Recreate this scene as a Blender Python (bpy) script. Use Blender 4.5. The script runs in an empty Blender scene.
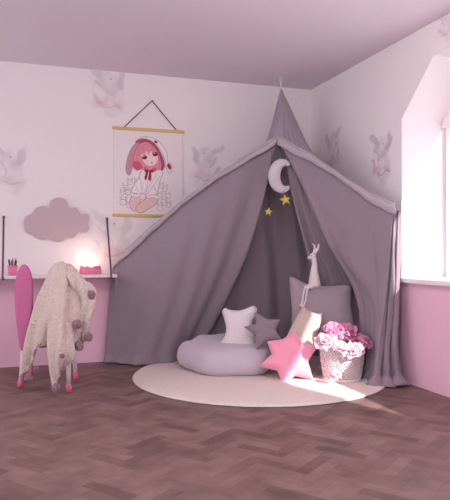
import bpy, bmesh, math, random
import numpy as np
from mathutils import Vector, Matrix, noise
random.seed(7)
C = bpy.context.scene.collection
PI = math.pi
# ------------------------------------------------------------------ camera frame
YAW = math.radians(18.5)
CAM = Vector((-2.738, -5.463, 1.0)); FP = 603.0
F = Vector((math.sin(YAW), math.cos(YAW), 0)); R = Vector((math.cos(YAW), -math.sin(YAW), 0)); UP = Vector((0, 0, 1))
def W(px, py, d): return CAM + F*d + R*((px-225)/FP*d) + UP*((250-py)/FP*d)
def ray(px, py): return F + R*((px-225)/FP) + UP*((250-py)/FP)
def onback(px, py, y=0.0):
    r = ray(px, py); return CAM + r*((y-CAM.y)/r.y)
def onright(px, py, x=0.0):
    r = ray(px, py); return CAM + r*((x-CAM.x)/r.x)
def onfloor(px, py, z=0.0):
    r = ray(px, py); return CAM + r*((z-CAM.z)/r.z)
def camxy(lat, d, z=0.0):
    p = CAM + F*d + R*lat; p.z = z; return p
# ------------------------------------------------------------------ materials
def srgb(r, g, b):
    f = lambda c: (c/255/12.92) if c/255 <= .04045 else ((c/255+.055)/1.055)**2.4
    return (f(r), f(g), f(b), 1)
def mat(name, col, rough=.8, bump=0.0, scale=60, var=0.0, sheen=0.0, metal=0.0, emit=None, weave=False, trans=0.0):
    m = bpy.data.materials.new(name); m.use_nodes = True
    nt = m.node_tree; b = nt.nodes['Principled BSDF']
    b.inputs['Base Color'].default_value = col; b.inputs['Roughness'].default_value = rough
    b.inputs['Metallic'].default_value = metal
    b.inputs['Sheen Weight'].default_value = sheen
    b.inputs['Specular IOR Level'].default_value = .3
    tc = nt.nodes.new('ShaderNodeTexCoord')
    if bump:
        if weave:
            n = nt.nodes.new('ShaderNodeTexVoronoi'); n.inputs['Scale'].default_value = scale; out = n.outputs['Distance']
        else:
            n = nt.nodes.new('ShaderNodeTexNoise'); n.inputs['Scale'].default_value = scale; n.inputs['Detail'].default_value = 4; out = n.outputs['Fac']
        nt.links.new(tc.outputs['Object'], n.inputs['Vector'])
        bp = nt.nodes.new('ShaderNodeBump'); bp.inputs['Strength'].default_value = bump; bp.inputs['Distance'].default_value = .01
        nt.links.new(out, bp.inputs['Height']); nt.links.new(bp.outputs['Normal'], b.inputs['Normal'])
    if var:
        n = nt.nodes.new('ShaderNodeTexNoise'); n.inputs['Scale'].default_value = scale*.35; n.inputs['Detail'].default_value = 3
        nt.links.new(tc.outputs['Object'], n.inputs['Vector'])
        mx = nt.nodes.new('ShaderNodeMix'); mx.data_type = 'RGBA'
        mx.inputs[6].default_value = tuple(min(1, c*(1+var)) for c in col[:3])+(1,)
        mx.inputs[7].default_value = tuple(c*(1-var) for c in col[:3])+(1,)
        nt.links.new(n.outputs['Fac'], mx.inputs[0]); nt.links.new(mx.outputs[2], b.inputs['Base Color'])
    if emit:
        b.inputs['Emission Color'].default_value = emit[0]; b.inputs['Emission Strength'].default_value = emit[1]
    if trans:
        t = nt.nodes.new('ShaderNodeBsdfTranslucent'); t.inputs['Color'].default_value = col
        ms = nt.nodes.new('ShaderNodeMixShader'); ms.inputs[0].default_value = trans
        nt.links.new(b.outputs[0], ms.inputs[1]); nt.links.new(t.outputs[0], ms.inputs[2])
        nt.links.new(ms.outputs[0], nt.nodes['Material Output'].inputs['Surface'])
    return m
def wall_mat(name, split=True):
    m = mat(name, srgb(226, 205, 213), .9, .15, 25)
    nt = m.node_tree; b = nt.nodes['Principled BSDF']
    geo = nt.nodes.new('ShaderNodeNewGeometry'); sep = nt.nodes.new('ShaderNodeSeparateXYZ')
    nt.links.new(geo.outputs['Position'], sep.inputs[0])
    lt = nt.nodes.new('ShaderNodeMath'); lt.operation = 'LESS_THAN'; lt.inputs[1].default_value = .765
    nt.links.new(sep.outputs['Z'], lt.inputs[0])
    at = nt.nodes.new('ShaderNodeAttribute'); at.attribute_name = 'print'
    m1 = nt.nodes.new('ShaderNodeMix'); m1.data_type = 'RGBA'
    m1.inputs[6].default_value = srgb(230, 220, 225)
    nt.links.new(at.outputs['Alpha'], m1.inputs[0]); nt.links.new(at.outputs['Color'], m1.inputs[7])
    m2 = nt.nodes.new('ShaderNodeMix'); m2.data_type = 'RGBA'
    nt.links.new(lt.outputs[0], m2.inputs[0]); nt.links.new(m1.outputs[2], m2.inputs[6])
    m2.inputs[7].default_value = PINKWALL
    nt.links.new(m2.outputs[2], b.inputs['Base Color'])
    return m
def attr_mat(name, attr, rough=.6, bump=0, scale=50):
    m = mat(name, (1, 1, 1, 1), rough, bump, scale)
    nt = m.node_tree; at = nt.nodes.new('ShaderNodeAttribute'); at.attribute_name = attr
    nt.links.new(at.outputs['Color'], nt.nodes['Principled BSDF'].inputs['Base Color'])
    return m
PINKWALL = srgb(230, 184, 206)
M = dict(
    wall=wall_mat('painted_wallpaper'),
    ceil=mat('ceiling_paint', srgb(224, 210, 222), .9, .05, 20),
    white=mat('white_gloss_paint', srgb(238, 230, 234), .4),
    shelf=mat('shelf_paint', srgb(232, 222, 228), .5),
    tent=mat('mauve_cotton', srgb(150, 134, 146), .9, .25, 90, .05, sheen=.2, trans=.12),
    sheer=mat('sheer_mauve_cotton', srgb(190, 174, 190), .9, .15, 90, trans=.35),
    hem=mat('mauve_cotton_edge', srgb(172, 159, 169), .9, .2, 90, sheen=.2),
    rug=mat('cream_woven_wool', srgb(234, 219, 214), .95, .6, 90, .05, weave=True),
    lavpil=mat('lavender_cotton', srgb(194, 181, 194), .9, .2, 60, .03, sheen=.3),
    fleece=mat('white_fleece', srgb(226, 214, 222), .95, .7, 70, sheen=.5),
    greyvel=mat('grey_velvet', srgb(138, 122, 130), .85, .2, 60, .05, sheen=.3),
    pinkplush=mat('pink_plush', srgb(240, 156, 184), .9, .3, 80, .03, sheen=.5),
    beige=mat('beige_linen', srgb(196, 176, 168), .9, .3, 120, .04, sheen=.2),
    greycush=mat('grey_mauve_cushion', srgb(160, 144, 153), .9, .25, 100, .04, sheen=.2),
    deer=mat('pale_grey_plush', srgb(216, 202, 208), .9, .3, 90, sheen=.4),
    dark=mat('dark_thread', srgb(40, 30, 40), .7),
    strap=mat('dark_leather', srgb(104, 78, 92), .6),
    gold=mat('gold_sequin', srgb(206, 184, 96), .45, .5, 160, .2, metal=.35),
    bucket=mat('white_enamel_metal', srgb(238, 226, 230), .35),
    petalp=mat('pale_pink_tulle', srgb(248, 222, 232), .8, .3, 60, .06, trans=.35),
    petalm=mat('magenta_pink_tulle', srgb(238, 170, 206), .8, .3, 60, .12, trans=.3),
    earpink=mat('deep_pink_painted_wood', srgb(194, 102, 150), .55),
    legw=mat('white_painted_wood', srgb(226, 206, 218), .55),
    legp=mat('pink_painted_tip', srgb(226, 112, 146), .6),
    blanket=mat('cream_waffle_knit', srgb(218, 197, 192), .95, .9, 75, .04, sheen=.4, weave=True),
    pom=mat('mauve_yarn', srgb(156, 120, 132), .95, .9, 160, .1, sheen=.4),
    wood=mat('light_pine', srgb(206, 176, 122), .6, .1, 40, .08),
    cloud=mat('lavender_painted_board', srgb(190, 168, 177), .7),
    pot=mat('pink_ceramic', srgb(224, 124, 160), .5),
    pencil=mat('dark_pencil', srgb(86, 60, 74), .6),
    glow=mat('lit_night_light', srgb(255, 240, 225), .6, emit=(srgb(255, 222, 196), 7)),
    cord=mat('pale_cord', srgb(214, 200, 210), .7),
    hook=mat('white_metal_hook', srgb(230, 225, 228), .4),
    ground=mat('dark_subfloor', srgb(78, 52, 54), .8),
)
# ------------------------------------------------------------------ mesh helpers
def link(name, bm, m, parent=None, smooth=True, solid=0, offset=0, subs=0):
    me = bpy.data.meshes.new(name)
    if smooth:
        for f in bm.faces: f.smooth = True
    bm.to_mesh(me); bm.free()
    o = bpy.data.objects.new(name, me); C.objects.link(o)
    ms = m if isinstance(m, (list, tuple)) else [m]
    for k in ms: me.materials.append(k)
    if parent is not None:
        o.parent = parent
        o.matrix_parent_inverse = Matrix.Translation(-parent.location)
    if subs:
        s = o.modifiers.new('sub', 'SUBSURF'); s.levels = s.render_levels = subs
    if solid:
        s = o.modifiers.new('sol', 'SOLIDIFY'); s.thickness = solid; s.offset = offset
    return o
def thing(name, label, cat, loc, group=None):
    o = bpy.data.objects.new(name, None); C.objects.link(o); o.location = loc; o.empty_display_size = .1
    return tag(o, label, cat, group)
def tag(o, label, cat, group=None):
    o['label'] = label; o['category'] = cat
    if group: o['group'] = group
    return o
def struct(o): o['kind'] = 'structure'; return o
def crom(pts, t):
    n = len(pts)-1; x = min(max(t, 0), 1)*n; i = min(int(x), n-1); f = x-i
    p1, p2 = pts[i], pts[i+1]
    p0 = pts[i-1] if i > 0 else p1*2-p2
    p3 = pts[i+2] if i+2 <= n else p2*2-p1
    return .5*((2*p1)+(p2-p0)*f+(2*p0-5*p1+4*p2-p3)*f*f+(3*p1-p0-3*p2+p3)*f*f*f)
def loft(bm, net, nu, nv, disp=None, closed=False):
    """net: rows (v) of equal length point lists (u)"""
    net = [[Vector(p) for p in r] for r in net]
    g = []
    for j in range(nv+1):
        v = j/nv; g.append([])
        for i in range(nu+1):
            u = i/nu
            g[-1].append(crom([crom(r, u) for r in net], v))
    out = []
    for j in range(nv+1):
        row = []
        for i in range(nu+1):
            p = g[j][i]
            if disp:
                a = g[j][min(i+1, nu)]-g[j][max(i-1, 0)]; b = g[min(j+1, nv)][i]-g[max(j-1, 0)][i]
                n = a.cross(b)
                if n.length > 1e-9: n.normalize()
                if n.dot(CAM-p) < 0: n = -n
                p = p+n*disp(i/nu, j/nv)
            row.append(bm.verts.new(p))
        out.append(row)
    for j in range(nv):
        for i in range(nu):
            bm.faces.new((out[j][i], out[j+1][i], out[j+1][i+1], out[j][i+1]))
    return out
def tube(bm, pts, rad, seg=8, cap=True, flat=None):
    pts = [Vector(p) for p in pts]; n = len(pts)
    rads = rad if isinstance(rad, (list, tuple)) else [rad]*n
    rings = []; ref = None
    for i, p in enumerate(pts):
        t = (pts[min(i+1, n-1)]-pts[max(i-1, 0)]).normalized()
        if ref is None:
            ref = Vector((0, 0, 1)) if abs(t.z) < .9 else Vector((1, 0, 0))
        a = (ref-t*ref.dot(t)).normalized(); ref = a; b = t.cross(a)
        rings.append([bm.verts.new(p+a*math.cos(2*PI*k/seg)*rads[i]+b*math.sin(2*PI*k/seg)*rads[i]*(flat or 1)) for k in range(seg)])
    for i in range(n-1):
        for k in range(seg):
            bm.faces.new((rings[i][k], rings[i][(k+1) % seg], rings[i+1][(k+1) % seg], rings[i+1][k]))
    if cap: bm.faces.new(rings[0][::-1]); bm.faces.new(rings[-1])
def lathe(bm, prof, base, seg=32, axis=None):
    base = Vector(base); rings = []
    for r, z in prof:
        rings.append([bm.verts.new(base+Vector((math.cos(2*PI*k/seg)*r, math.sin(2*PI*k/seg)*r, z))) for k in range(seg)])
    for i in range(len(prof)-1):
        for k in range(seg):
            bm.faces.new((rings[i][k], rings[i][(k+1) % seg], rings[i+1][(k+1) % seg], rings[i+1][k]))
    bm.faces.new(rings[0][::-1]); bm.faces.new(rings[-1])
def box(bm, lo, hi, bev=0):
    r = bmesh.ops.create_cube(bm, size=1)
    for v in r['verts']:
        v.co = Vector([(lo[k]+hi[k])/2+v.co[k]*(hi[k]-lo[k]) for k in range(3)])
    if bev:
        es = list({e for v in r['verts'] for e in v.link_edges})
        bmesh.ops.bevel(bm, geom=es, offset=bev, segments=2, affect='EDGES')
def ell(bm, c, r, basis=None, seg=20, rough=0):
    res = bmesh.ops.create_uvsphere(bm, u_segments=seg, v_segments=max(6, seg//2), radius=1)
    B = basis or Matrix.Identity(3)
    for v in res['verts']:
        p = Vector((v.co.x*r[0], v.co.y*r[1], v.co.z*r[2]))
        if rough: p *= 1+rough*noise.noise(v.co*5+Vector(c)*9)
        v.co = Vector(c)+B@p
def poly_dist(pt, poly):
    d = 1e9
    for i in range(len(poly)):
        a, b = poly[i], poly[(i+1) % len(poly)]
        ab = b-a; t = max(0, min(1, (pt-a).dot(ab)/max(ab.dot(ab), 1e-12)))
        d = min(d, (pt-(a+ab*t)).length)
    return d
def smooth_closed(pts, n):
    pts = [Vector(p) for p in pts]; k = len(pts); out = []
    for i in range(n):
        x = i/n*k; j = int(x); f = x-j
        p0, p1, p2, p3 = pts[(j-1) % k], pts[j % k], pts[(j+1) % k], pts[(j+2) % k]
        out.append(.5*((2*p1)+(p2-p0)*f+(2*p0-5*p1+4*p2-p3)*f*f+(3*p1-p0-3*p2+p3)*f*f*f))
    return out
def puffy(bm, outline, T, D, right, up, nrm, origin, ctr=(0, 0), rings=14, wob=.0, back=1.0, dimple=0):
    """star-shaped padded cushion: outline 2D (metres)"""
    poly = [Vector(p) for p in outline]; c = Vector(ctr); n = len(poly); origin = Vector(origin)
    def P(q, h):
        w = wob*noise.noise(Vector((q.x*7, q.y*7, h*5+origin.x*3)))
        return origin+right*q.x+up*q.y+nrm*(h+w)
    for s in (1, -1):
        rows = []
        for k in range(rings+1):
            r = (1-(1-k/rings)**1.6) if k < rings else 1
            row = []
            if k == 0: row = [bm.verts.new(P(c, s*T*(back if s < 0 else 1)-(dimple if s > 0 else 0)))]
            else:
                for q in poly:
                    x = c+(q-c)*r
                    d = 0 if k == rings else poly_dist(x, poly)
                    h = T*math.sqrt(max(0, 1-(1-min(d/D, 1))**2))
                    if s < 0: h *= back
                    if s > 0 and dimple: h -= dimple*math.exp(-((x-c).length/.035)**2)
                    row.append(bm.verts.new(P(x, s*h)))
            rows.append(row)
        for k in range(rings):
            for i in range(n):
                j = (i+1) % n
                f = (rows[0][0], rows[1][i], rows[1][j]) if k == 0 else (rows[k][i], rows[k+1][i], rows[k+1][j], rows[k][j])
                bm.faces.new(f if s > 0 else f[::-1])
    bmesh.ops.remove_doubles(bm, verts=bm.verts, dist=1e-5)
    bmesh.ops.recalc_face_normals(bm, faces=bm.faces)
def px_cushion(name, m, pts, d, lean, T, D, label, cat, n=90, ctr=None, wob=.006, group=None, smooth=True, dimple=0, turn=0, back=1.0):
    cx = sum(p[0] for p in pts)/len(pts) if ctr is None else ctr[0]
    cy = sum(p[1] for p in pts)/len(pts) if ctr is None else ctr[1]
    cl = math.cos(lean)
    q = [Vector(((p[0]-cx)*d/FP, (cy-p[1])*d/FP/cl)) for p in pts]
    q = smooth_closed(q, n) if smooth else q
    rr = (R*math.cos(turn)+F*math.sin(turn)); ff = (F*math.cos(turn)-R*math.sin(turn))
    up = UP*math.cos(lean)+ff*math.sin(lean); nrm = rr.cross(up)
    if nrm.dot(F) > 0: nrm = -nrm
    bm = bmesh.new(); puffy(bm, q, T, D, rr, up, nrm, W(cx, cy, d), wob=wob, dimple=dimple, back=back)
    return tag(link(name, bm, m), label, cat, group)
# ------------------------------------------------------------------ raster helper (patterns painted on things)
class Paint:
    def __init__(s, nx, ny, x0, y0, x1, y1, base=(1, 1, 1), alpha=0.0):
        s.X, s.Y = np.meshgrid(np.linspace(x0, x1, nx), np.linspace(y0, y1, ny))
        s.A = np.full(s.X.shape, float(alpha)); s.RGB = np.ones(s.X.shape+(3,))*np.array(base[:3])
    def put(s, mask, col, a=1.0):
        k = np.clip(mask*a, 0, 1)[..., None]; s.RGB = s.RGB*(1-k)+np.array(col[:3])*k
        s.A = np.maximum(s.A, k[..., 0])
    def ellm(s, cx, cy, rx, ry, rot=0, soft=.15):
        c, n = math.cos(rot), math.sin(rot); dx, dy = s.X-cx, s.Y-cy
        u = (dx*c+dy*n)/rx; v = (-dx*n+dy*c)/ry
        return np.clip((1-np.sqrt(u*u+v*v))/soft+.5, 0, 1)
    def polym(s, pts, sm=True):
        if sm: pts = [tuple(p) for p in smooth_closed([Vector(p) for p in pts], len(pts)*5)]
        ins = np.zeros(s.X.shape, bool); n = len(pts)
        for i in range(n):
            (xa, ya), (xb, yb) = pts[i], pts[(i+1) % n]
            if ya == yb: continue
            ins ^= ((ya > s.Y) != (yb > s.Y)) & (s.X < (xb-xa)*(s.Y-ya)/(yb-ya)+xa)
        return ins.astype(float)
    def linem(s, pts, w):
        pts = [tuple(p) for p in [crom([Vector(q) for q in pts], i/(len(pts)*4)) for i in range(len(pts)*4+1)]]
        m = np.zeros(s.X.shape)
        for (xa, ya), (xb, yb) in zip(pts, pts[1:]):
            L = max((xb-xa)**2+(yb-ya)**2, 1e-9)
            t = np.clip(((s.X-xa)*(xb-xa)+(s.Y-ya)*(yb-ya))/L, 0, 1)
            dd = np.hypot(s.X-xa-t*(xb-xa), s.Y-ya-t*(yb-ya)); m = np.maximum(m, np.clip(1.5-dd/w, 0, 1))
        return m
def grid_paint(bm, P, fn, lay):
    ny, nx = P.X.shape
    vs = [[bm.verts.new(fn(i/(nx-1), j/(ny-1))) for i in range(nx)] for j in range(ny)]
    for j in range(ny-1):
        for i in range(nx-1):
            f = bm.faces.new((vs[j][i], vs[j+1][i], vs[j+1][i+1], vs[j][i+1]))
            for l, (a, b) in zip(f.loops, ((j, i), (j+1, i), (j+1, i+1), (j, i+1))):
                l[lay] = (*P.RGB[a, b], P.A[a, b])
# ------------------------------------------------------------------ the room
H = 2.606; YF = -11.0; XL = -5.2
# floor: parquet blocks laid herringbone
bm = bmesh.new(); lay = bm.loops.layers.float_color.new('tone')
bw, bl = .066, .264; nblk = 4
rot = Matrix.Rotation(math.radians(45-8), 2)
def lerp3(a, b, t): return tuple(a[k]*(1-t)+b[k]*t for k in range(3))
cA, cB = srgb(140, 114, 111), srgb(122, 96, 94)
g = .0006
for a in range(-120, 120):
    for b in range(-52, 52):
        for kind in (0, 1):
            ox = a*bw + b*bl*0; 
            # unit cell: shift along diagonal
            x0 = a*bw + b*bl*1.0; y0 = a*bw - b*bl*1.0
            if kind == 0: rc = (x0, y0, x0+bl, y0+bw)
            else: rc = (x0, y0+bw, x0+bw, y0+bw+bl)
            cc = rot@Vector(((rc[0]+rc[2])/2, (rc[1]+rc[3])/2))+Vector((-2.5, -4.5))
            if not (XL-.2 < cc.x < .2 and -9.3 < cc.y < .2): continue
            t = random.random()**2 if random.random() > .08 else 1.2; col = lerp3(cA, cB, t)
            vs = []
            for (x, y) in ((rc[0]+g, rc[1]+g), (rc[2]-g, rc[1]+g), (rc[2]-g, rc[3]-g), (rc[0]+g, rc[3]-g)):
                p = rot@Vector((x, y))+Vector((-2.5, -4.5)); vs.append(bm.verts.new((p.x, p.y, 0)))
            f = bm.faces.new(vs)
            for l in f.loops: l[lay] = (*col, 1)
geom = bm.verts[:]+bm.edges[:]+bm.faces[:]
bmesh.ops.bisect_plane(bm, geom=geom, plane_co=(0, 0, 0), plane_no=(1, 0, 0), clear_outer=True)
geom = bm.verts[:]+bm.edges[:]+bm.faces[:]
bmesh.ops.bisect_plane(bm, geom=geom, plane_co=(0, 0, 0), plane_no=(0, 1, 0), clear_outer=True)
for f in bm.faces: f.normal_update()
nf = len(bm.faces)
vs = [bm.verts.new(p) for p in ((XL, YF, -.001), (0, YF, -.001), (0, 0, -.001), (XL, 0, -.001))]
f = bm.faces.new(vs)
for l in f.loops: l[lay] = (*srgb(100, 72, 72)[:3], 1)
parq = attr_mat('parquet_blocks', 'tone', .5, .12, 30)
nt = parq.node_tree; b_ = nt.nodes['Principled BSDF']
n1 = nt.nodes.new('ShaderNodeTexNoise'); n1.inputs['Scale'].default_value = 6; n1.inputs['Detail'].default_value = 6
at_ = [n for n in nt.nodes if n.type == 'ATTRIBUTE'][0]
mx = nt.nodes.new('ShaderNodeMix'); mx.data_type = 'RGBA'; mx.blend_type = 'MULTIPLY'; mx.inputs[0].default_value = 1
rp = nt.nodes.new('ShaderNodeValToRGB'); rp.color_ramp.elements[0].position = .3; rp.color_ramp.elements[1].position = .7
rp.color_ramp.elements[0].color = (.70, .66, .68, 1); rp.color_ramp.elements[1].color = (1.08, 1.05, 1.03, 1)
tcn = [n for n in nt.nodes if n.type == 'TEX_COORD'][0]
nt.links.new(tcn.outputs['Object'], n1.inputs['Vector']); nt.links.new(n1.outputs['Fac'], rp.inputs[0])
nt.links.new(at_.outputs['Color'], mx.inputs[6]); nt.links.new(rp.outputs[0], mx.inputs[7]); nt.links.new(mx.outputs[2], b_.inputs['Base Color'])
struct(link('floor', bm, parq, smooth=False))
bm = bmesh.new(); box(bm, (XL, YF, H), (.45, .12, H+.1)); struct(link('ceiling', bm, M['ceil'], smooth=False))

# faded watercolour rabbits printed on the wallpaper
mauve, rose, slate, ink = srgb(184, 164, 178), srgb(216, 186, 196), srgb(184, 170, 178), srgb(126, 104, 118)
def rabbit_print(seed, flip=1, head=(.0, .12), k=1.0):
    P = Paint(90, 110, -.26, -.32, .26, .32, srgb(230, 220, 225), 0)
    rs = np.random.RandomState(seed)
    # wobble the drawing coordinates so edges bleed like watercolour
    wx = sum(.012*np.sin(P.X*f1+P.Y*f2+p) for f1, f2, p in rs.uniform(-45, 45, (6, 3)))*.5
    wy = sum(.012*np.sin(P.X*f1+P.Y*f2+p) for f1, f2, p in rs.uniform(-45, 45, (6, 3)))*.5
    X0, Y0 = P.X.copy(), P.Y.copy()
    P.X = (P.X+wx)*flip; P.Y = P.Y+wy
    k = k*1.25; blot = .75+.25*np.sin(P.X*31+seed)*np.sin(P.Y*27+seed*2)
    hx, hy = head
    P.put(P.ellm(0, -.06, .15, .15, soft=.5)*blot, mauve, .3*k)
    P.put(P.ellm(hx, hy-.03, .135, .12, soft=.45)*blot, slate, .5*k); P.put(P.ellm(.1, -.06, .06, .12, .3, .6)*blot, mauve, .4*k)
    P.put(P.ellm(hx-.12, hy+.07, .04, .1, .9, .5), mauve, .5*k)
    P.put(P.ellm(hx+.13, hy, .04, .11, -.3, .5), slate, .55*k)
    P.put(P.ellm(-.02, -.12, .2, .06, .05, .7)*blot, rose, .7*k)
    P.put(P.ellm(-.12, -.06, .03, .07, .5, .5), mauve, .5*k)
    P.put(P.ellm(.06, -.2, .1, .07, .3, .6)*blot, slate, .4*k)
    P.put(P.linem([(-.12, .1), (-.06, .03), (-.02, -.01), (-.02, -.06)], .006), ink, .45*k)
    P.put(P.linem([(-.06, -.14), (.02, -.15), (.15, -.145)], .004), ink, .5*k)
    P.put(P.linem([(-.17, .17), (-.15, .1), (-.1, .07)], .003), ink, .35*k)
    P.put(P.ellm(hx+.03, hy, .009, .009, soft=.3), ink, .9*k)
    edge = np.clip(np.minimum(.26-np.abs(X0), .32-np.abs(Y0))/.04, 0, 1); P.A *= edge
    return P
bm = bmesh.new(); lay = bm.loops.layers.float_color.new('print')
box(bm, (XL, 0, 0), (0, .12, H))
for f in bm.faces:
    for l in f.loops: l[lay] = (1, 1, 1, 0)
for (px, py, sd, fl, sc, k) in ((108, 92, 1, 1, .9, 1), (8, 168, 2, 1, .85, 1), (207, 166, 3, -1, .85, 1.1), (112, 238, 4, 1, 1.0, .9), (28, 30, 5, 1, 0, 0), (172, 12, 6, 1, 0, 0)):
    if not sc: continue
    c = onback(px, py); P = rabbit_print(sd, fl, k=k)
    grid_paint(bm, P, lambda u, v, c=c, sc=sc: Vector((c.x+(-.26+.52*u)*sc, -.0012, min(H-.002, c.z+(-.32+.64*v)*sc))), lay)
struct(link('wall_back', bm, M['wall'], smooth=False))

bm = bmesh.new(); lay = bm.loops.layers.float_color.new('print')
YA, YB, XT = -1.53, -5.25, .45
def prism(poly):  # (y,z) polygon -> thick wall piece
    a = [bm.verts.new((0, y, z)) for y, z in poly]; b = [bm.verts.new((XT, y, z)) for y, z in poly]; n = len(poly)
    bm.faces.new(a); bm.faces.new(b[::-1])
    for i in range(n): bm.faces.new((a[i], b[i], b[(i+1) % n], a[(i+1) % n]))
prism([(0.12, 0), (YA, 0), (YA, H), (.12, H)])
prism([(YA, 0), (YB, 0), (YB, .755), (YA, .755)])
prism([(YA, 2.0), (YA-.38, 2.37), (YB+.38, 2.37), (YB, 2.0), (YB, H), (YA, H)])
prism([(YB, 0), (YF, 0), (YF, H), (YB, H)])
bmesh.ops.recalc_face_normals(bm, faces=bm.faces)
for f in bm.faces:
    for l in f.loops: l[lay] = (1, 1, 1, 0)
for (px, py, sd, fl, sc, k) in ((381, 158, 7, 1, .82, 1.3), (333, 150, 8, -1, .8, 1.1), (446, 24, 9, 1, .5, 1)):
    c = onright(px, py); P = rabbit_print(sd, fl, k=k)
    grid_paint(bm, P, lambda u, v, c=c, sc=sc: Vector((-.0012, c.y-(-.26+.52*u)*sc, min(H-.002, c.z+(-.32+.64*v)*sc))), lay)
struct(link('wall_right', bm, M['wall'], smooth=False))
# window: white frame, glass, plus a post and blind added to shape the sun
wr = bpy.data.objects.new('window_1', None); C.objects.link(wr); wr.location = (XT-.03, (YA+YB)/2, .79); struct(wr)
bm = bmesh.new()
for y in (YA-.045, YB+.045): box(bm, (XT-.06, y-.045, .77), (XT, y+.03, 2.4), .004)
for z in (.82, 2.34): box(bm, (XT-.055, YB+.09, z-.028), (XT-.002, YA-.09, z+.028), .004)
box(bm, (XT-.058, -3.72, .79), (XT-.001, -3.22, 2.37), .004)  # wide post added out of view to keep sun off the cushions
link('window_frame', bm, M['white'], wr, smooth=False)
bm = bmesh.new(); box(bm, (XT-.035, YB+.06, .83), (XT-.029, YA-.06, 2.33))
gm = bpy.data.materials.new('clear_glass'); gm.use_nodes = True; nt = gm.node_tree; nt.nodes.clear()
o_ = nt.nodes.new('ShaderNodeOutputMaterial'); t_ = nt.nodes.new('ShaderNodeBsdfTransparent'); g_ = nt.nodes.new('ShaderNodeBsdfGlossy'); g_.inputs['Roughness'].default_value = .02
s_ = nt.nodes.new('ShaderNodeMixShader'); s_.inputs[0].default_value = .05
nt.links.new(t_.outputs[0], s_.inputs[1]); nt.links.new(g_.outputs[0], s_.inputs[2]); nt.links.new(s_.outputs[0], o_.inputs[0])
link('pane', bm, gm, wr, smooth=False)
bm = bmesh.new(); box(bm, (XT-.085, YB+.02, 1.96), (XT-.078, YA-.01, 2.36)); tube(bm, [(XT-.08, YB+.02, 2.335), (XT-.08, YA-.012, 2.335)], .022, 12); box(bm, (XT-.09, YB+.02, 1.95), (XT-.073, YA-.01, 1.97))
link('added_sun_blind', bm, M['bucket'], wr, smooth=False)  # blind added to cut the top off the sun beam
bm = bmesh.new(); box(bm, (-.045, YB-.05, .755), (XT-.06, YA+.04, .79), .006)
o = link('window_sill', bm, M['white'], wr, smooth=False)

# ------------------------------------------------------------------ rug
rc = camxy(.27, 4.816); bm = bmesh.new()
prof = [(.001, .0), (.985, .0), (1.0, .006), (.99, .014)] + [(.985-.03*k, .0155+(.0012 if k % 2 else 0)) for k in range(32)] + [(.01, .0155)]
lathe(bm, prof, rc, 128)
tag(link('round_rug', bm, M['rug']), 'round cream woven rug on the parquet in front of the play tent', 'rug')

# ------------------------------------------------------------------ tent
tent = thing('play_tent', 'mauve grey fabric canopy play tent with pointed top and drawn back curtains', 'tent', (-.95, -.8, 0))
def netpx(rows): return [[W(*p) for p in r] for r in rows]
hemL = [(113, 262, 5.374), (150, 229, 5.32), (190, 196, 5.28), (232, 165, 5.24), (277, 137, 5.2)]
hemR = [(277, 137, 5.2), (308, 154, 5.02), (340, 176, 4.84), (367, 193, 4.66), (394, 205, 4.49)]
def sampleW(h, t): return crom([W(*p) for p in h], t)
# left curtain
rows = [netpx([hemL])[0]]
bot = [Vector(p) for p in ((-2.045, -.05, .012), (-1.88, -.22, .012), (-1.68, -.32, .012), (-1.45, -.24, .02), (-1.24, -.13, .03))]
bulge = [.0, .03, .05, .07, .11]
for v in (.25, .5, .75, 1):
    r = []
    for i in range(5):
        p = rows[0][i].lerp(bot[i], v)
        p = p+(-F*.10*[.1, .8, .6, .1, -.2][i]+R*bulge[i])*math.sin(PI*v); r.append(p)
    rows.append(r)
def dL(u, v):
    w = .25+.75*min(1, u*1.3)
    s = .020*math.sin(u*19+v*1.2)*w*(.3+v*.9) + .012*math.sin(u*37+2+v*2)*w*min(1, v*3)*(1 if u > .35 else u/.35)
    s += .01*noise.noise(Vector((u*3, v*3, 1)))
    if v > .93: s += (v-.93)*.35*(1+.6*math.sin(u*40))
    return s
bm = bmesh.new(); loft(bm, rows, 110, 70, dL)
link('left_curtain', bm, M['tent'], tent, solid=.006)
# right curtain, drawn back toward the window wall
inner = [(279, 138, 5.19), (303, 186, 5.05), (326, 236, 4.95), (353, 283, 4.86), (363, 332, 4.78), (360, 377.0, 4.74)]
outer = [(394, 205, 4.49), (391, 238, 4.47), (388, 275, 4.46), (384, 312, 4.46), (380, 348, 4.46), (377, 384, 4.48)]
rows = []
for k in range(6):
    r = []
    for i in range(6):
        t = i/5
        if k == 0: r.append(sampleW(hemR, t)); continue
        a, b = inner[k], outer[k]
        p = W(a[0]*(1-t)+b[0]*t, a[1]*(1-t)+b[1]*t+[0, 14, 9, 3, 0, 0][k]*math.sin(PI*t), a[2]*(1-t)+b[2]*t)
        r.append(p)
    rows.append(r)
def dR(u, v):
    e = math.exp(-((u-.05)/.07)**2)
    s = .022*math.exp(-((v-.33-.25*u)/.09)**2)*math.sin(PI*u)
    s += .014*math.sin(u*13+v*3)*v**3 + .005*math.sin(u*33-v*4)*v*(1-u*.4)
    s += -.02*math.exp(-((u-.75-.1*v)/.04)**2)*min(1, v*2)
    s += .008*noise.noise(Vector((u*3, v*3, 5)))
    if v > .94: s += (v-.94)*.6*(1+.5*math.sin(u*30))
    return s + .02*e*math.sin(PI*v)
bm = bmesh.new(); loft(bm, rows, 100, 90, dR)
link('right_curtain', bm, M['tent'], tent, solid=.006)
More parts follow.
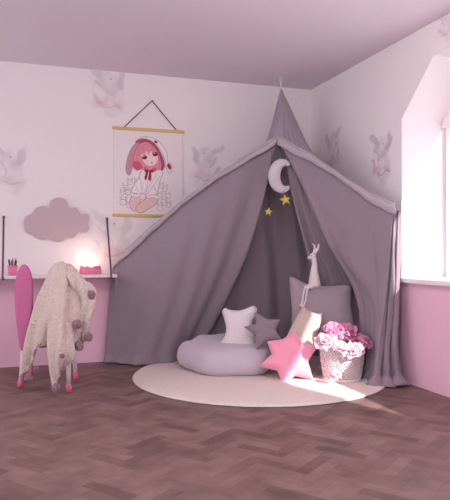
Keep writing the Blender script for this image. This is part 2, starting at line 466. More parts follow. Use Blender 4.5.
# folds turned in behind the right curtain
fold = [[(284, 143, 5.22), (288, 146, 5.21), (292, 149, 5.2)], [(290, 185, 5.2), (298, 184, 5.16), (306, 186, 5.12)], [(302, 232, 5.2), (314, 234, 5.16), (328, 236, 5.06)],
        [(316, 280, 5.22), (336, 282, 5.17), (353, 282, 5.02)], [(330, 325, 5.24), (346, 325, 5.2), (362, 325, 5.06)], [(336, 355, 5.24), (348, 356, 5.2), (362, 360, 5.08)]]
bm = bmesh.new(); loft(bm, netpx(fold), 44, 60, lambda u, v: .028*math.sin(u*15+v*2)*min(1, v*2.2))
link('inner_fold', bm, M['tent'], tent, solid=.005)
# side curtain hanging from the right corner
side = []
for k, (y, xl, xr, d) in enumerate(((207, 387, 401, 4.52), (240, 386, 401, 4.5), (280, 384, 400, 4.49), (320, 380, 399, 4.47), (355, 375, 399, 4.44), (386, 371, 403, 4.43))):
    r = []
    for i in range(7):
        t = i/6; zz = (.028 if i % 2 else -.022)*(.2+.8*k/5)
        r.append((xl*(1-t)+xr*t, y+(4*t if k == 0 else 0)+(2*math.sin(i*2.1) if k == 5 else 0), d-zz*(1 if k < 5 else 1.2)))
    side.append(r)
bm = bmesh.new(); loft(bm, netpx(side), 80, 60, lambda u, v: .006*math.sin(u*40+v*5)+.008*noise.noise(Vector((u*5, v*6, 9)))+(max(0, v-.93)*.8))
for v in bm.verts: v.co.z = max(v.co.z, .008)
link('side_curtain', bm, M['tent'], tent, solid=.006)
# back lining, pleated, following the corner of the room
full = [sampleW(hemL, t) for t in (0.02, .25, .5, .75)]+[W(277, 141, 5.24)]+[sampleW(hemR, t) for t in (.25, .5, .75, .98)]
flo = [Vector(p) for p in ((-1.98, -.05, .01), (-1.55, -.06, .01), (-1.1, -.07, .01), (-.6, -.08, .01), (-.16, -.17, .01), (-.08, -.55, .01), (-.07, -.9, .01), (-.07, -1.2, .01), (-.07, -1.48, .01))]
rows = []
for (h, zf) in ((0, 1), (.35, .86), (.7, .62), (.93, .3), (1, 0)):
    r = []
    for T_, B_ in zip(full, flo):
        p = T_.lerp(B_, h); p.z = T_.z*zf+.01-.03*(1 if h == 0 else 0)
        r.append(p+F*.02)
    rows.append(r)
def dB(u, v):
    w = min(1, v*3)
    s = w*(.03*math.sin(u*66+math.sin(v*2))+.014*math.sin(u*123+1+v*1.5))
    return s+.035*(1 if v > .1 else v*10)
bm = bmesh.new(); loft(bm, rows, 260, 50, dB)
for v in bm.verts:
    v.co.y = min(v.co.y, -.015); v.co.x = min(v.co.x, -.015); v.co.z = max(v.co.z, .008)
link('back_lining', bm, M['tent'], tent, solid=.004)
# pointed top
apex = W(281, 88, 5.6)
base = [W(264, 147, 5.42), W(269, 144, 5.3), W(278, 139, 5.225), W(292, 151, 5.2), W(309, 162, 5.25), W(323, 174, 5.4), Vector((-.16, -.13, 1.70)), Vector((-.42, -.1, 1.80)), W(264, 147, 5.42)]
rows = []
for t in (0.015, .3, .62, .82, 1):
    r = [apex.lerp(b, t)*1.0 for b in base]
    c = sum(r, Vector())/len(r)
    r = [p+(c-p)*(.10*math.sin(PI*t)) for p in r]; rows.append(r)
def dC(u, v):
    g_ = math.exp(-((u-.5)/.17)**2)
    return (.003*math.sin(u*50)*v + g_*.04*math.sin(u*110)*max(0, (v-.55)/.45)**1.1)
bm = bmesh.new(); loft(bm, rows, 150, 50, dC); link('pointed_top', bm, M['sheer'], tent, solid=.004)
# hems
def hem(h, name, drop, fwd, rad=.007):
    top = [sampleW(h, i/24) for i in range(25)]
    bm = bmesh.new()
    for i, p in enumerate(top): top[i] = p-F*.012+UP*.004*math.sin(i*1.3)
    low = [p-UP*(drop*(.75+.25*math.sin(i*.31+1)))-F*fwd for i, p in enumerate(top)]
    mid = [a.lerp(b, .5)-F*(fwd*.9) for a, b in zip(top, low)]
    inn = [b+F*(fwd*.9)+UP*.012 for b in low]
    loft(bm, [top, mid, low, inn], 70, 14, lambda u, v: .003*math.sin(u*60+v*3))
    tube(bm, [p+UP*.004 for p in top], rad, 8)
    link(name, bm, M['hem'], tent, solid=.004)
hem(hemL, 'left_hem', .06, .025)
hem(hemR, 'right_hem', .075, .03)
# second thin piping seam on the hems
bm = bmesh.new(); tube(bm, [sampleW(hemR, .12+i/24*.7)-F*.045-UP*.028 for i in range(25)], .005, 6); link('hem_seam', bm, M['hem'], tent)
# cord and ceiling hook
bm = bmesh.new(); tube(bm, [apex-UP*.03, apex+UP*.03, Vector((apex.x, apex.y, H-.03))], [.012, .006, .003], 8)
link('hanging_cord', bm, M['cord'], tent)
bm = bmesh.new(); lathe(bm, [(.022, H-.006), (.022, H-.002), (.02, H)], (apex.x, apex.y, 0), 20)
tube(bm, [Vector((apex.x+.016*math.sin(a)*(1), apex.y, H-.028+.018*math.cos(a))) for a in [k*PI/8 for k in range(0, 14)]], .003, 6)
tag(link('ceiling_hook', bm, M['hook']), 'small white hook in the ceiling holding the tip of the tent', 'hook')

# hanging decorations
DM = 5.12
bm = bmesh.new(); cc = W(284, 176, DM); sc = DM/FP
pts, rad = [], []
for i in range(33):
    t = i/32; a = math.radians(52+256*t)
    p = Vector((math.cos(a)*9.3*.95, math.sin(a)*13.2)); pts.append(cc+R*(p.x*sc)+UP*(p.y*sc)); rad.append(sc*(1.3+5.4*math.sin(PI*t)**.8)*.92)
pts = [p-R*(.9*sc*math.sin(PI*i/32)) for i, p in enumerate(pts)]
tube(bm, pts, rad, 16, flat=.6)
moon = thing('moon_ornament', 'pale grey padded crescent moon hanging in the tent opening', 'ornament', cc)
link('moon_cushion', bm, M['lavpil'], moon)
bm = bmesh.new(); tube(bm, [W(283, 163.5, DM), W(281, 152, DM+.03), W(278, 140, DM+.1)], .0022, 6); link('hanging_thread', bm, M['dark'], moon)
def star2d(tips, rin, n=5, rot=0):
    q = []
    for k in range(n*2):
        a = PI/2+rot+k*PI/n; r = tips if k % 2 == 0 else rin
        q.append(Vector((math.cos(a)*r, math.sin(a)*r)))
    out = []
    for i in range(len(q)):
        for s in range(5): out.append(q[i].lerp(q[(i+1) % len(q)], s/5))
    return out
for (px, py, r, rt, lab, ty) in ((285.5, 200, 5.6, .2, 'gold glitter star hanging just under the crescent moon', (284, 189)), (268.5, 212, 4.3, -.15, 'smaller gold glitter star hanging lower left of the moon', (272, 150))):
    st = thing('star_ornament', lab, 'ornament', W(px, py, DM))
    bm = bmesh.new(); puffy(bm, star2d(r*sc*1.15, r*sc*.52, 5, rt), .012, .014, R, UP, -F, W(px, py, DM), rings=6)
    link('star', bm, M['gold'], st)
    bm = bmesh.new(); tube(bm, [W(px, py-r*.8, DM), W(ty[0], ty[1], DM+.03)], .0016, 5); link('hanging_thread', bm, M['dark'], st)

# ------------------------------------------------------------------ cushions
hexa = [(-.40, 4.99), (-.27, 4.80), (-.13, 4.67), (.09, 4.66), (.30, 4.70), (.39, 4.84), (.41, 5.0), (.34, 5.2), (.25, 5.3), (0, 5.32), (-.22, 5.28), (-.32, 5.14)]
q = smooth_closed([Vector((a, b-5.0)) for a, b in hexa], 110)
tl = math.radians(7); up = F*math.cos(tl)+UP*math.sin(tl); nr = UP*math.cos(tl)-F*math.sin(tl)
bm = bmesh.new(); o_ = camxy(0, 5.0, .125); puffy(bm, q, .125, .11, R, up, nr, o_, wob=.012, back=.8)
for v in bm.verts: v.co.z = max(v.co.z, .019)
fp = tag(link('floor_cushion', bm, M['lavpil']), 'thick pale lavender floor cushion lying on the rug at the tent entrance', 'cushion')
px_cushion('bear_pillow', M['fleece'], [(222, 312), (225, 308.5), (230, 310.5), (240, 311), (249, 308), (254, 306.5), (257.5, 310), (255.5, 316), (252, 322), (252, 329), (255, 335), (257, 342), (254, 348), (247, 350), (239, 350), (231, 351), (223, 350), (220, 346), (221, 341), (225, 335), (226, 327), (224, 319)],
           4.99, .30, .055, .07, 'white fleece pillow with two small ears sitting on the lavender floor cushion', 'pillow')
def sharp_star(tips, ctr, rin, n):
    tips = sorted(tips, key=lambda p: math.atan2(ctr[1]-p[1], p[0]-ctr[0])); out = []
    for i, t in enumerate(tips):
        u = tips[(i+1) % len(tips)]
        a0 = math.atan2(ctr[1]-t[1], t[0]-ctr[0]); a1 = math.atan2(ctr[1]-u[1], u[0]-ctr[0])
        if a1 < a0: a1 += 2*PI
        am = (a0+a1)/2; inn = (ctr[0]+math.cos(am)*rin, ctr[1]-math.sin(am)*rin)
        T_, I_, U_ = Vector(t), Vector(inn), Vector(u); Cc = Vector(ctr)
        # rounded tip
        for s in (0, .12, .35, .6, .85): out.append(T_.lerp(I_, s) if s else Cc.lerp(T_, .985))
        for s in (.0, .15, .4, .65, .88): out.append(I_.lerp(U_, s))
    return [tuple(p) for p in out]
px_cushion('star_pillow', M['greyvel'], sharp_star([(254.5, 312.5), (281.5, 320), (283, 341), (256, 349), (243.5, 327)], (265, 330), 10.5, 5), 4.80, .35, .04, .055,
           'dark grey five pointed star pillow leaning on the white fleece pillow', 'pillow', ctr=(265, 330), smooth=False)
px_cushion('star_pillow', M['pinkplush'], sharp_star([(296, 331.5), (318, 347), (312.5, 379), (282, 383), (258.5, 366), (267, 342)], (290, 357), 18.5, 6), 4.63, .28, .075, .085,
           'bright pink six pointed star pillow standing on the rug', 'pillow', ctr=(290, 357), smooth=False, dimple=.03)
px_cushion('rectangular_pillow', M['beige'], [(303, 308.5), (307, 309), (313, 313), (319, 314.5), (323.5, 314), (322, 321), (318, 331), (314, 342), (310, 350), (303, 350), (295, 345), (286, 340), (288, 333), (293, 324), (298, 316)], 4.76, .42, .045, .06,
           'small beige pillow tilted between the pink star and the large grey cushion', 'pillow')
px_cushion('square_cushion', M['greycush'], [(290, 281), (291, 277), (297, 279), (307, 284), (320, 286), (334, 286), (346, 285), (352, 287), (352, 293), (351, 306), (353, 322), (356, 338), (350, 345), (336, 347), (318, 347), (301, 347), (291, 344), (291, 330), (292, 312), (291, 296)], 4.93, .18, .07, .12,
           'large grey mauve square cushion propped at the back of the tent', 'cushion')

# ------------------------------------------------------------------ plush deer on the cushion
DD = 4.93; s_ = DD/FP
bm = bmesh.new()
deer_path = [(314.5, 286), (314.2, 278), (314.2, 270), (314.6, 263), (314.0, 258), (312.6, 255.5)]
tube(bm, [W(x, y, DD) for x, y in deer_path], [6.2*s_, 5.2*s_, 3.6*s_, 2.5*s_, 2.5*s_, 2.0*s_], 14)
ell(bm, W(312.8, 256, DD), (3.4*s_, 3.2*s_, 3.0*s_)); ell(bm, W(309.8, 257.8, DD-.005), (2.6*s_, 2.0*s_, 1.7*s_)); ell(bm, W(314, 285, DD), (6.5*s_, 5*s_, 4*s_))
for pts in ([(313, 254), (314.8, 249), (314.2, 245), (311.5, 243)], [(315, 254.5), (317.2, 250), (318.6, 246), (319, 243.5)]):
    tube(bm, [W(x, y, DD+.005) for x, y in pts], [.9*s_, 1.25*s_, 1.1*s_, .5*s_], 8)
for pts, dz in (([(311, 286), (305.5, 286.5), (303.8, 292), (302.8, 299), (301.6, 305)], .0), ([(312, 288), (308, 287.5), (306.6, 293), (305.8, 300), (303.5, 306.5)], .02)):
    ws = [W(x, y, DD-.02-dz-.03*min(1, k)-.012*k) for k, (x, y) in enumerate(pts)]
    tube(bm, ws, [1.4*s_, 1.3*s_, 1.05*s_, 1.0*s_, 1.2*s_], 8); ell(bm, ws[-1]-R*.006, (1.9*s_, 1.5*s_, 1.2*s_))
deer = thing('plush_deer', 'pale grey long legged plush deer sitting on top of the large grey cushion', 'soft toy', W(314, 286, DD))
o = link('body', bm, M['deer'], deer)
rm = o.modifiers.new('r', 'REMESH'); rm.mode = 'VOXEL'; rm.voxel_size = .0045; rm.use_smooth_shade = True
sm = o.modifiers.new('s', 'SMOOTH'); sm.iterations = 3
bm = bmesh.new(); ell(bm, W(311.8, 255.4, DD-.026), (.0035,)*3, seg=10); link('eye', bm, M['dark'], deer)
bm = bmesh.new(); ell(bm, W(307.9, 257.6, DD-.008), (.004,)*3, seg=10); link('nose', bm, M['dark'], deer)

# ------------------------------------------------------------------ basket with tulle flowers
bc = camxy((342-225)/FP*4.62, 4.62, .0165)
bk = thing('metal_basket', 'white metal basket with a lacy cut out pattern standing on the rug', 'basket', bc)
bm = bmesh.new(); NS, NH, hb = 160, 48, .285
def rb(t): return .142+.030*t+.006*math.sin(PI*t)
ring = [[bm.verts.new(bc+Vector((math.cos(2*PI*k/NS)*rb(j/NH), math.sin(2*PI*k/NS)*rb(j/NH), hb*j/NH))) for k in range(NS)] for j in range(NH+1)]
for j in range(NH):
    for k in range(NS):
        hole = False
        if 3 <= j <= NH-5:
            cx_, cy_ = (k % 8)-3.5, ((j-3) % 8)-3.5
            if ((j-3)//8) % 2: cx_ = ((k+4) % 8)-3.5
            r_ = math.hypot(cx_, cy_); a_ = math.atan2(cy_, cx_)
            hole = (.9 < r_ < 3.1 and math.cos(a_*4) > -.2) or (r_ > 4.2)
        if not hole: bm.faces.new((ring[j][k], ring[j][(k+1) % NS], ring[j+1][(k+1) % NS], ring[j+1][k]))
link('basket_wall', bm, M['bucket'], bk, solid=.003)
bm = bmesh.new(); lathe(bm, [(.001, .001), (.143, .001), (.146, .004), (.143, .008), (.001, .008)], bc, 60); link('basket_base', bm, M['bucket'], bk)
bm = bmesh.new(); rr_ = rb(1)
tube(bm, [bc+Vector((math.cos(a)*rr_, math.sin(a)*rr_, hb)) for a in [2*PI*k/60 for k in range(61)]], .005, 8, cap=False); link('rim', bm, M['bucket'], bk)
bm = bmesh.new(); lathe(bm, [(.001, .01), (.128, .01), (.150, .20), (.120, .23), (.001, .235)], bc, 40)
tag(link('basket_liner', bm, M['petalp']), 'pale pink fabric stuffed inside the white lacy basket', 'fabric')
def flower(px, py, d, rad, m, label, seed, cat='flower'):
    rs = random.Random(seed); bm = bmesh.new(); c = W(px, py, d)
    axis = Vector((rs.uniform(-.4, .4), rs.uniform(-.6, -.1), 1)).normalized()
    axis = (axis-F*.35).normalized()
    for ringi, (n, r0, tilt) in enumerate(((7, 1.0, .35), (6, .75, .8), (5, .5, 1.15), (4, .3, 1.4))):
        for k in range(n):
            a = 2*PI*(k+rs.random()*.4)/n+ringi*.6
            e1 = axis.orthogonal().normalized(); e2 = axis.cross(e1)
            out = e1*math.cos(a)+e2*math.sin(a); sd = axis.cross(out)
            dirv = out*math.cos(tilt)+axis*math.sin(tilt); nn = axis*math.cos(tilt)-out*math.sin(tilt)
            L = rad*(.75+.45*rs.random())*(.6+.4*r0); wd = L*.62; ph = rs.random()*6
            rows = []
            for v in (0, .33, .66, 1):
                row = []
                for u in (-1, -.5, 0, .5, 1):
                    w_ = wd*math.sin(.25+v*2.1)*u
                    p = c+dirv*(L*(v-.06*u*u*v))+sd*w_+nn*(L*(.22*u*u*v+.14*math.sin(u*5+ph)*v-.18*v*v+.1*math.sin(ph*2+u*7)*v*v))
                    row.append(p)
                rows.append(row)
            loft(bm, rows, 10, 8)
    return tag(link('tulle_flower', bm, m, solid=.0015), label, cat)
flower(325, 343, 4.50, .085, M['petalp'], 'pale pink tulle flower overhanging the left rim of the basket', 1)
flower(339, 350, 4.44, .075, M['petalp'], 'pale pink tulle flower at the front middle of the basket rim', 2)
flower(354, 352, 4.46, .08, M['petalp'], 'pale pink tulle flower at the front right of the basket rim', 3)
flower(334, 333, 4.60, .08, M['petalm'], 'mid pink tulle flower at the back left of the basket', 4)
flower(347, 335, 4.62, .09, M['petalm'], 'magenta pink tulle flower topmost in the middle of the basket', 5)
flower(361, 343, 4.60, .085, M['petalm'], 'magenta pink tulle flower spilling over the right rim of the basket', 6)
flower(336, 377, 4.40, .045, M['petalp'], 'small pale pink tulle bow lying against the front foot of the basket', 8, 'bow')

# ------------------------------------------------------------------ wall shelf on straps
ZS = .765
sh = thing('hanging_shelf', 'narrow white wall shelf hung on dark leather straps above the pink wall', 'shelf', (-2.9, -.14, ZS))
bm = bmesh.new(); box(bm, (-3.95, -.28, ZS), (-1.975, -.002, ZS+.024), .004); link('shelf_board', bm, M['shelf'], sh, smooth=False)
for x in (-2.895, -2.028):
    bm = bmesh.new()
    path = [(-.004, 1.285), (-.012, 1.282), (-.288, ZS+.035), (-.292, ZS+.012), (-.288, ZS-.008), (-.15, ZS-.009), (-.004, ZS-.009)]
    a = [bm.verts.new((x-.008, y, z)) for y, z in path]; b = [bm.verts.new((x+.008, y, z)) for y, z in path]
    for i in range(len(path)-1): bm.faces.new((a[i], b[i], b[i+1], a[i+1]))
    s = link('strap', bm, M['strap'], sh, smooth=False, solid=.005)
    bm = bmesh.new(); ell(bm, (x, -.014, 1.28), (.012, .01, .012), seg=12); link('stud', bm, M['strap'], s)
# pencil cup
c = onback(12.5, 275, -.15); c.z = ZS+.0245
cup = thing('pencil_pot', 'small pink pot of dark pencils at the left of the wall shelf', 'pencil pot', c)
bm = bmesh.new(); lathe(bm, [(.03, 0), (.033, .003), (.041, .085), (.037, .085), (.03, .012), (.001, .012)], c, 24); link('pot', bm, M['pot'], cup)
for k in range(7):
    a = k*2.4; bm = bmesh.new()
    tube(bm, [c+Vector((.012*math.cos(a), .012*math.sin(a), .015)), c+Vector((.032*math.cos(a), .032*math.sin(a), .115+.01*(k % 3))), c+Vector((.0335*math.cos(a), .0335*math.sin(a), .125+.01*(k % 3)))], [.004, .004, .0008], 6)
    tag(link('pencil', bm, M['pencil']), 'dark pencil standing in the small pink pot on the shelf', 'pencil', 'pencils in the pink pot')
# night light
c = onback(90.5, 274, -.13); c.z = ZS+.0245
lampo = thing('night_light', 'glowing white night light on a scalloped pink base on the shelf', 'lamp', c)
bm = bmesh.new(); n = 64
sec = []
def scal(a): return .86+.14*abs(math.sin(a*4))
rows = []
for (rr2, z, wv) in ((.088, 0, 0), (.092, .006, 0), (.088, .045, .0), (.080, .064, .012), (.05, .058, 0), (.001, .055, 0)):
    rows.append([bm.verts.new(c+Vector((rr2*math.cos(2*PI*k/n)*1.05, rr2*.6*math.sin(2*PI*k/n), z+wv*abs(math.sin(4*2*PI*k/n/1.0))))) for k in range(n)])
for i in range(len(rows)-1):
    for k in range(n): bm.faces.new((rows[i][k], rows[i][(k+1) % n], rows[i+1][(k+1) % n], rows[i+1][k]))
bm.faces.new(rows[0][::-1]); bm.faces.new(rows[-1])
link('lamp_base', bm, M['pot'], lampo)
bm = bmesh.new(); prof = [(.001, .056), (.035, .058), (.052, .075), (.058, .11), (.055, .145), (.042, .172), (.02, .188), (.001, .192)]
lathe(bm, [(r_, z) for r_, z in prof], c-R*.012, 32); link('lamp_shade', bm, M['glow'], lampo)

# cloud board
pts = [(98, 140), (104, 112), (130, 96), (150, 73), (178, 66), (198, 72), (208, 45), (238, 32), (268, 42), (284, 72), (312, 74), (330, 100), (352, 98), (364, 112), (361, 135), (364, 158), (350, 174), (322, 173), (300, 195), (272, 196), (258, 207), (238, 212), (215, 206), (195, 196), (170, 203), (148, 192), (132, 178), (110, 172)]
pp = smooth_closed([Vector((onback(x/4.09, 190+y/4.09).x, onback(x/4.09, 190+y/4.09).z)) for x, y in pts], 140)
bm = bmesh.new(); a = [bm.verts.new((p.x, -.030, p.y)) for p in pp]; b = [bm.verts.new((p.x, -.004, p.y)) for p in pp]
bm.faces.new(a); bm.faces.new(b[::-1])
for i in range(len(a)): bm.faces.new((a[i], b[i], b[(i+1) % len(a)], a[(i+1) % len(a)]))
bmesh.ops.recalc_face_normals(bm, faces=bm.faces)
tag(link('cloud_plaque', bm, M['cloud'], smooth=False), 'lavender grey cloud shaped board mounted on the wall above the shelf', 'wall decoration')

# ------------------------------------------------------------------ poster
tl_, tr_ = onback(112, 125.5), onback(184, 131); bl_, br_ = onback(111.5, 216), onback(175, 217)
X0, X1 = tl_.x, tr_.x; ZT = 2.10; ZB = 1.315
poster = thing('hanging_poster', 'wall hanging print of a pink haired girl in a rabbit hood between wooden bars', 'poster', ((X0+X1)/2, -.01, ZB))
P = Paint(170, 200, 12, -20, 391, 450, srgb(226, 215, 220), 1)     # coordinates: right, down
def c3(*a): return srgb(*a)[:3]
OUT = c3(110, 78, 92); WHT = c3(232, 218, 224); HAIR = c3(214, 138, 158); HD = c3(176, 70, 104); SKIN = c3(232, 204, 208); RED = c3(150, 24, 52); EAR = c3(186, 140, 154); LEG = c3(222, 186, 186)
def shape(pts, col, w=1.6, oc=OUT, a=1, oa=.6, sm=True):
    P.put(P.polym(pts, sm), col, a)
    if w: P.put(P.linem(pts+[pts[0]], w), oc, oa)
# small toy rabbits drawn around her
rb_ = random.Random(3)
for (x, y, r) in ((75, 300, 15), (70, 350, 17), (100, 270, 14), (62, 380, 17), (95, 395, 16), (135, 265, 12), (290, 300, 15), (305, 340, 16), (270, 285, 13), (285, 375, 18), (310, 390, 15), (262, 405, 16), (60, 330, 13), (88, 325, 14), (240, 300, 13), (262, 340, 15)):
    for s in (-1, 1): shape([(x+s*r*.3, y-r*.6), (x+s*r*.9, y-r*1.7), (x+s*r*.95, y-r*1.1), (x+s*r*.6, y-r*.4)], WHT, 1.4, oa=.55)
    shape([(x-r, y), (x-r*.6, y-r*.7), (x+r*.6, y-r*.7), (x+r, y), (x+r*.6, y+r*.8), (x-r*.6, y+r*.8)], WHT, 1.5, oa=.6)
    P.put(P.ellm(x-r*.35, y, 2.2, 2.2), OUT, .8); P.put(P.ellm(x+r*.35, y, 2.2, 2.2), OUT, .8)
# hood back and right ear
shape([(128, 50), (160, 32), (205, 36), (245, 62), (275, 105), (292, 150), (300, 190), (318, 215), (330, 185), (322, 160), (306, 150), (298, 95), (262, 45), (215, 22), (165, 22)], WHT, 1.8)
shape([(128, 52), (160, 32), (200, 34), (240, 62), (268, 105), (286, 150), (286, 185), (262, 195), (220, 90), (170, 60)], HD, 1.6)
# left ear hanging
shape([(140, 52), (112, 80), (88, 135), (78, 200), (90, 232), (104, 222), (116, 170), (128, 120), (160, 70)], EAR, 2)
# hair
shape([(150, 60), (195, 48), (238, 80), (262, 130), (272, 180), (255, 205), (215, 205), (160, 195), (128, 185), (118, 150), (128, 100)], HAIR, 1.6, oc=HD)
shape([(120, 160), (118, 190), (140, 205), (165, 190), (150, 160)], c3(206, 84, 118), 1.2, oc=HD)
# face
shape([(158, 118), (180, 95), (225, 95), (250, 120), (248, 155), (225, 176), (205, 180), (180, 168), (165, 145)], SKIN, 1.3, oc=HD)
shape([(150, 128), (158, 80), (180, 62), (205, 66), (240, 90), (252, 125), (236, 102), (222, 112), (214, 88), (200, 118), (190, 92), (176, 125), (168, 104)], HAIR, 1.0, oc=HD, sm=False)
for (x, y) in ((178, 132), (236, 112)):
    P.put(P.ellm(x, y, 15, 11, -.2, .25), c3(120, 24, 50)); P.put(P.ellm(x, y+2, 7, 6), c3(70, 10, 30)); P.put(P.ellm(x-4, y-4, 3.2, 2.8), c3(240, 220, 230))
P.put(P.ellm(218, 160, 5, 4), c3(176, 60, 80)); P.put(P.ellm(190, 152, 9, 4), c3(226, 160, 172), .5); P.put(P.ellm(240, 140, 8, 4), c3(226, 160, 172), .5)
for l in ([(150, 70), (138, 120), (140, 180)], [(180, 62), (170, 90), (166, 120)], [(250, 120), (262, 160), (258, 195)], [(215, 60), (226, 80), (232, 100)]): P.put(P.linem(l, 1.6), HD, .5)
P.put(P.ellm(240, 44, 10, 7, .5), c3(150, 24, 60)); P.put(P.ellm(314, 176, 10, 18, -.4), c3(168, 30, 66)); P.put(P.ellm(308, 168, 5, 8, .5), RED)
# coat
shape([(170, 198), (215, 205), (262, 195), (278, 215), (262, 260), (245, 330), (200, 350), (150, 345), (110, 325), (118, 290), (150, 240), (158, 210)], WHT, 2)
shape([(180, 185), (205, 200), (235, 185), (240, 205), (205, 212), (178, 205)], c3(206, 96, 122), 1.2, oc=HD)
for l in ([(205, 210), (195, 270), (185, 340)], [(150, 245), (165, 290), (160, 330)], [(262, 230), (225, 290), (175, 350)], [(240, 225), (205, 285), (160, 345)], [(230, 290), (245, 320)], [(130, 290), (145, 320)]): P.put(P.linem(l, 1.5), OUT, .55)
shape([(190, 200), (178, 245), (188, 252), (198, 208)], RED, 1.2, oc=c3(90, 10, 30)); shape([(205, 205), (200, 248), (212, 258), (214, 210)], RED, 1.2, oc=c3(90, 10, 30))
shape([(176, 198), (200, 205), (180, 214)], RED, 0, sm=False); shape([(226, 196), (200, 205), (224, 216)], RED, 0, sm=False)
# legs and hem
shape([(112, 332), (98, 380), (108, 418), (135, 425), (150, 395), (158, 345), (140, 332)], LEG, 2)
shape([(245, 345), (205, 345), (165, 375), (132, 405), (140, 432), (165, 435), (215, 405), (250, 375)], LEG, 2)
shape([(105, 325), (130, 335), (160, 330), (162, 345), (130, 350), (102, 340)], WHT, 1.2); shape([(190, 345), (225, 335), (255, 345), (250, 360), (220, 350), (192, 358)], WHT, 1.2)
shape([(155, 335), (175, 330), (185, 350), (165, 365), (152, 355)], SKIN, 1.4)
P.RGB = P.RGB
bm = bmesh.new(); lay = bm.loops.layers.float_color.new('art')
grid_paint(bm, P, lambda u, v: Vector((X0+.012+(X1-X0-.024)*u, -.006, ZT-(ZT-ZB)*v)), lay)
link('printed_sheet', bm, attr_mat('printed_canvas', 'art', .7), poster, solid=.001)
bm = bmesh.new(); box(bm, (X0, -.022, ZT-.016), (X1, -.002, ZT+.012), .004); link('wooden_bar', bm, M['wood'], poster, smooth=False)
bm = bmesh.new(); box(bm, (X0, -.022, ZB-.014), (X1, -.002, ZB+.012), .004); link('wooden_bar', bm, M['wood'], poster, smooth=False)
k1, k2, ka = onback(124, 124), onback(176, 130), onback(152, 101)
bm = bmesh.new(); tube(bm, [Vector((k1.x, -.014, ZT+.01)), Vector((ka.x, -.01, ka.z))], .004, 6); tube(bm, [Vector((ka.x, -.01, ka.z)), Vector((k2.x, -.014, ZT+.01))], .004, 6)
link('hanging_string', bm, M['dark'], poster)
bm = bmesh.new(); ell(bm, (ka.x, -.01, ka.z), (.006, .009, .006), seg=10); tag(link('wall_nail', bm, M['dark']), 'small dark nail in the wall that the poster string hangs on', 'nail')

# ------------------------------------------------------------------ rabbit ear chair under a blanket
ch = thing('child_chair', 'small pink and white child chair with tall ear shaped back under the cream blanket', 'chair', camxy(-1.31, 4.45))
legs = [((20, 387), (24, 350)), ((69, 392), (68, 350)), ((76, 379), (73, 346)), ((30, 375), (33, 346))]
for (f_, t_) in legs:
    a = onfloor(*f_); dd = (a-CAM).dot(F); b = W(t_[0], t_[1]-8, dd); b.z = .30
    bm = bmesh.new(); tube(bm, [a.lerp(b, .16), b], [.014, .021], 12); lg = link('leg', bm, M['legw'], ch)
    bm = bmesh.new(); tube(bm, [a, a.lerp(b, .17)], [.019, .022], 12); link('pink_foot', bm, M['legp'], lg)
    lg2 = lg
q = smooth_closed([Vector(p) for p in ((-.15, -.15), (0, -.16), (.15, -.15), (.16, 0), (.14, .15), (0, .16), (-.14, .15), (-.16, 0))], 60)
bm = bmesh.new(); puffy(bm, q, .018, .02, R, F, UP, camxy(-1.25, 4.48, .315), rings=6); link('seat', bm, M['earpink'], ch)
for (x0, cx_) in ((24, 0), (58, 0)):
    pts = [(x0, 264.5), (x0+5, 268), (x0+8.5, 278), (x0+9.5, 295), (x0+8.5, 315), (x0+6.5, 335), (x0+4, 350), (x0-3, 350), (x0-6, 335), (x0-8.5, 315), (x0-9.5, 295), (x0-8, 278), (x0-4.5, 268)]
    D_ = 4.32; cy_ = 305
    q = smooth_closed([Vector(((p[0]-x0)*D_/FP, (cy_-p[1])*D_/FP)) for p in pts], 60)
    bm = bmesh.new(); puffy(bm, q, .016, .02, R, UP, -F, W(x0, cy_, D_), rings=6); link('ear_backrest', bm, M['earpink'], ch)
# blanket
bm = bmesh.new()
net = [[(50, 269, 4.30), (54, 265, 4.27), (58.5, 263.0, 4.25), (64, 263.5, 4.25), (70, 266, 4.28), (77, 270, 4.32)],
       [(43, 288, 4.28), (49, 284, 4.23), (57, 282, 4.19), (66, 281, 4.20), (76, 281, 4.24), (88, 283, 4.30)],
       [(34, 314, 4.27), (42, 312, 4.22), (52, 312, 4.14), (64, 312, 4.15), (78, 308, 4.19), (95, 303, 4.26)],
       [(27, 345, 4.27), (36, 342, 4.22), (47, 338, 4.15), (62, 336, 4.12), (76, 334, 4.18), (90, 326, 4.24)],
       [(24, 376, 4.28), (32, 362, 4.24), (44, 342, 4.16), (60, 345, 4.13), (74, 347, 4.17), (82, 345, 4.22)]]
def dK(u, v): return .022*math.sin(u*24+v*1.5)*(.25+.75*v)+.012*math.sin(u*43+1)*v+.006*noise.noise(Vector((u*4, v*4, 2)))
loft(bm, netpx(net), 90, 70, dK)
net = [[(49, 322, 4.12), (56, 320, 4.09), (64, 320, 4.09), (71, 323, 4.12)], [(48, 342, 4.11), (55, 342, 4.06), (64, 341, 4.06), (73, 343, 4.10)],
       [(50, 362, 4.12), (55, 361, 4.07), (64, 358, 4.06), (74, 357, 4.11)], [(54, 387, 4.14), (57, 381, 4.11), (61, 370, 4.10), (66, 363, 4.13)]]
loft(bm, netpx(net), 40, 40, lambda u, v: .014*math.sin(u*14+v))
net = [[(66, 272, 4.22), (73, 272, 4.19), (80, 276, 4.21)], [(72, 284, 4.19), (82, 286, 4.15), (93, 286, 4.2)], [(80, 300, 4.2), (88, 302, 4.14), (95, 300, 4.2)],
       [(78, 318, 4.22), (86, 320, 4.16), (92, 322, 4.2)], [(80, 336, 4.24), (84, 340, 4.19), (88, 338, 4.22)]]
loft(bm, netpx(net), 30, 40, lambda u, v: .012*math.sin(u*11+v*9))
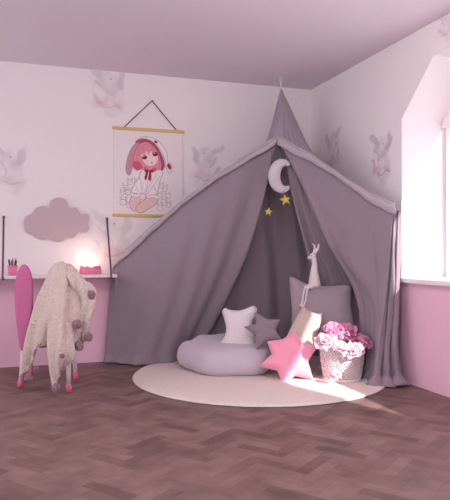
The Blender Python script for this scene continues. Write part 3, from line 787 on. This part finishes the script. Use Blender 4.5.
net = [[(50, 269, 4.34), (58.5, 263, 4.36), (66, 263.5, 4.37), (77, 270, 4.36)], [(42, 300, 4.5), (56, 298, 4.62), (70, 297, 4.63), (86, 298, 4.52)], [(38, 325, 4.6), (55, 325, 4.68), (70, 326, 4.69), (84, 326, 4.58)]]
loft(bm, netpx(net), 40, 30, lambda u, v: .012*math.sin(u*22))
net = [[(50, 269, 4.30), (54, 265, 4.27), (58.5, 263.0, 4.25), (64, 263.5, 4.25), (70, 266, 4.28), (77, 270, 4.32)],
       [(50, 269, 4.34), (55, 265, 4.35), (58.5, 262.6, 4.36), (64, 263, 4.37), (70, 266, 4.37), (77, 270, 4.36)]]
loft(bm, netpx(net), 20, 4)
bl_root = thing('pompom_blanket', 'cream waffle knit blanket with mauve pompoms draped over the child chair', 'blanket', W(60, 300, 4.2))
link('knitted_cloth', bm, M['blanket'], bl_root, solid=.008)
pr = random.Random(4)
for (x, y, d) in ((91, 295, 4.17), (77, 324, 4.10), (88, 337, 4.16), (29, 378, 4.24), (56, 388, 4.11), (79, 346, 4.14), (36, 368, 4.2), (64, 369, 4.07), (62, 356, 4.02)):
    bm = bmesh.new(); r_ = .031 if x not in (36, 64, 62) else .017
    ell(bm, W(x, y, d), (r_,)*3, seg=28, rough=.35); link('pompom', bm, M['pom'], bl_root)

# ------------------------------------------------------------------ camera, light, world
cd = bpy.data.cameras.new('camera'); co = bpy.data.objects.new('camera', cd); C.objects.link(co)
co.location = CAM; co.rotation_euler = (PI/2, 0, -YAW); cd.sensor_fit = 'HORIZONTAL'; cd.sensor_width = 36; cd.lens = 36*FP/450; cd.clip_end = 200
bpy.context.scene.camera = co
sd = bpy.data.lights.new('sun', 'SUN'); sd.energy = 10; sd.angle = math.radians(.8); sd.color = (1, .95, .9)
so = bpy.data.objects.new('sun', sd); C.objects.link(so); so.location = (4, -9, 6)
so.rotation_euler = Vector((-.35, .98, -.54)).to_track_quat('-Z', 'Y').to_euler()
ad = bpy.data.lights.new('window_daylight', 'AREA'); ad.shape = 'RECTANGLE'; ad.size = 3.6; ad.size_y = 1.9; ad.energy = 30; ad.color = (1, .96, .98)
ao = bpy.data.objects.new('window_daylight', ad); C.objects.link(ao); ao.location = (XT+.5, (YA+YB)/2, 1.7); ao.rotation_euler = Vector((-1, 0, -.15)).to_track_quat('-Z', 'Z').to_euler()
# fill light: globe added out of view to brighten walls and ceiling
gl = thing('fill_globe', 'round white globe added out of view as a fill light for the room', 'lamp', (-1.66, -3.4, 2.2))
bm = bmesh.new(); tube(bm, [(-1.66, -3.4, 2.39), (-1.66, -3.4, H)], .006, 8); link('fill_globe_cord', bm, M['hook'], gl)
bm = bmesh.new(); lathe(bm, [(.05, H-.03), (.055, H-.001), (.01, H)], (-1.66, -3.4, 0), 24); link('fill_globe_rose', bm, M['hook'], gl)
bm = bmesh.new(); ell(bm, (-1.66, -3.4, 2.2), (.2, .2, .2), seg=32)
link('fill_globe_shade', bm, mat('fill_globe_emitter', srgb(255, 250, 248), .5, emit=(srgb(255, 246, 244), 36)), gl)
w = bpy.data.worlds.new('world'); bpy.context.scene.world = w; w.use_nodes = True
bg = w.node_tree.nodes['Background']; bg.inputs[0].default_value = srgb(250, 249, 250); bg.inputs[1].default_value = 1.85
vs = bpy.context.scene.view_settings; vs.view_transform = 'Standard'; vs.look = 'None'; vs.gamma = 1; vs.use_curve_mapping = False; vs.exposure = 0.0
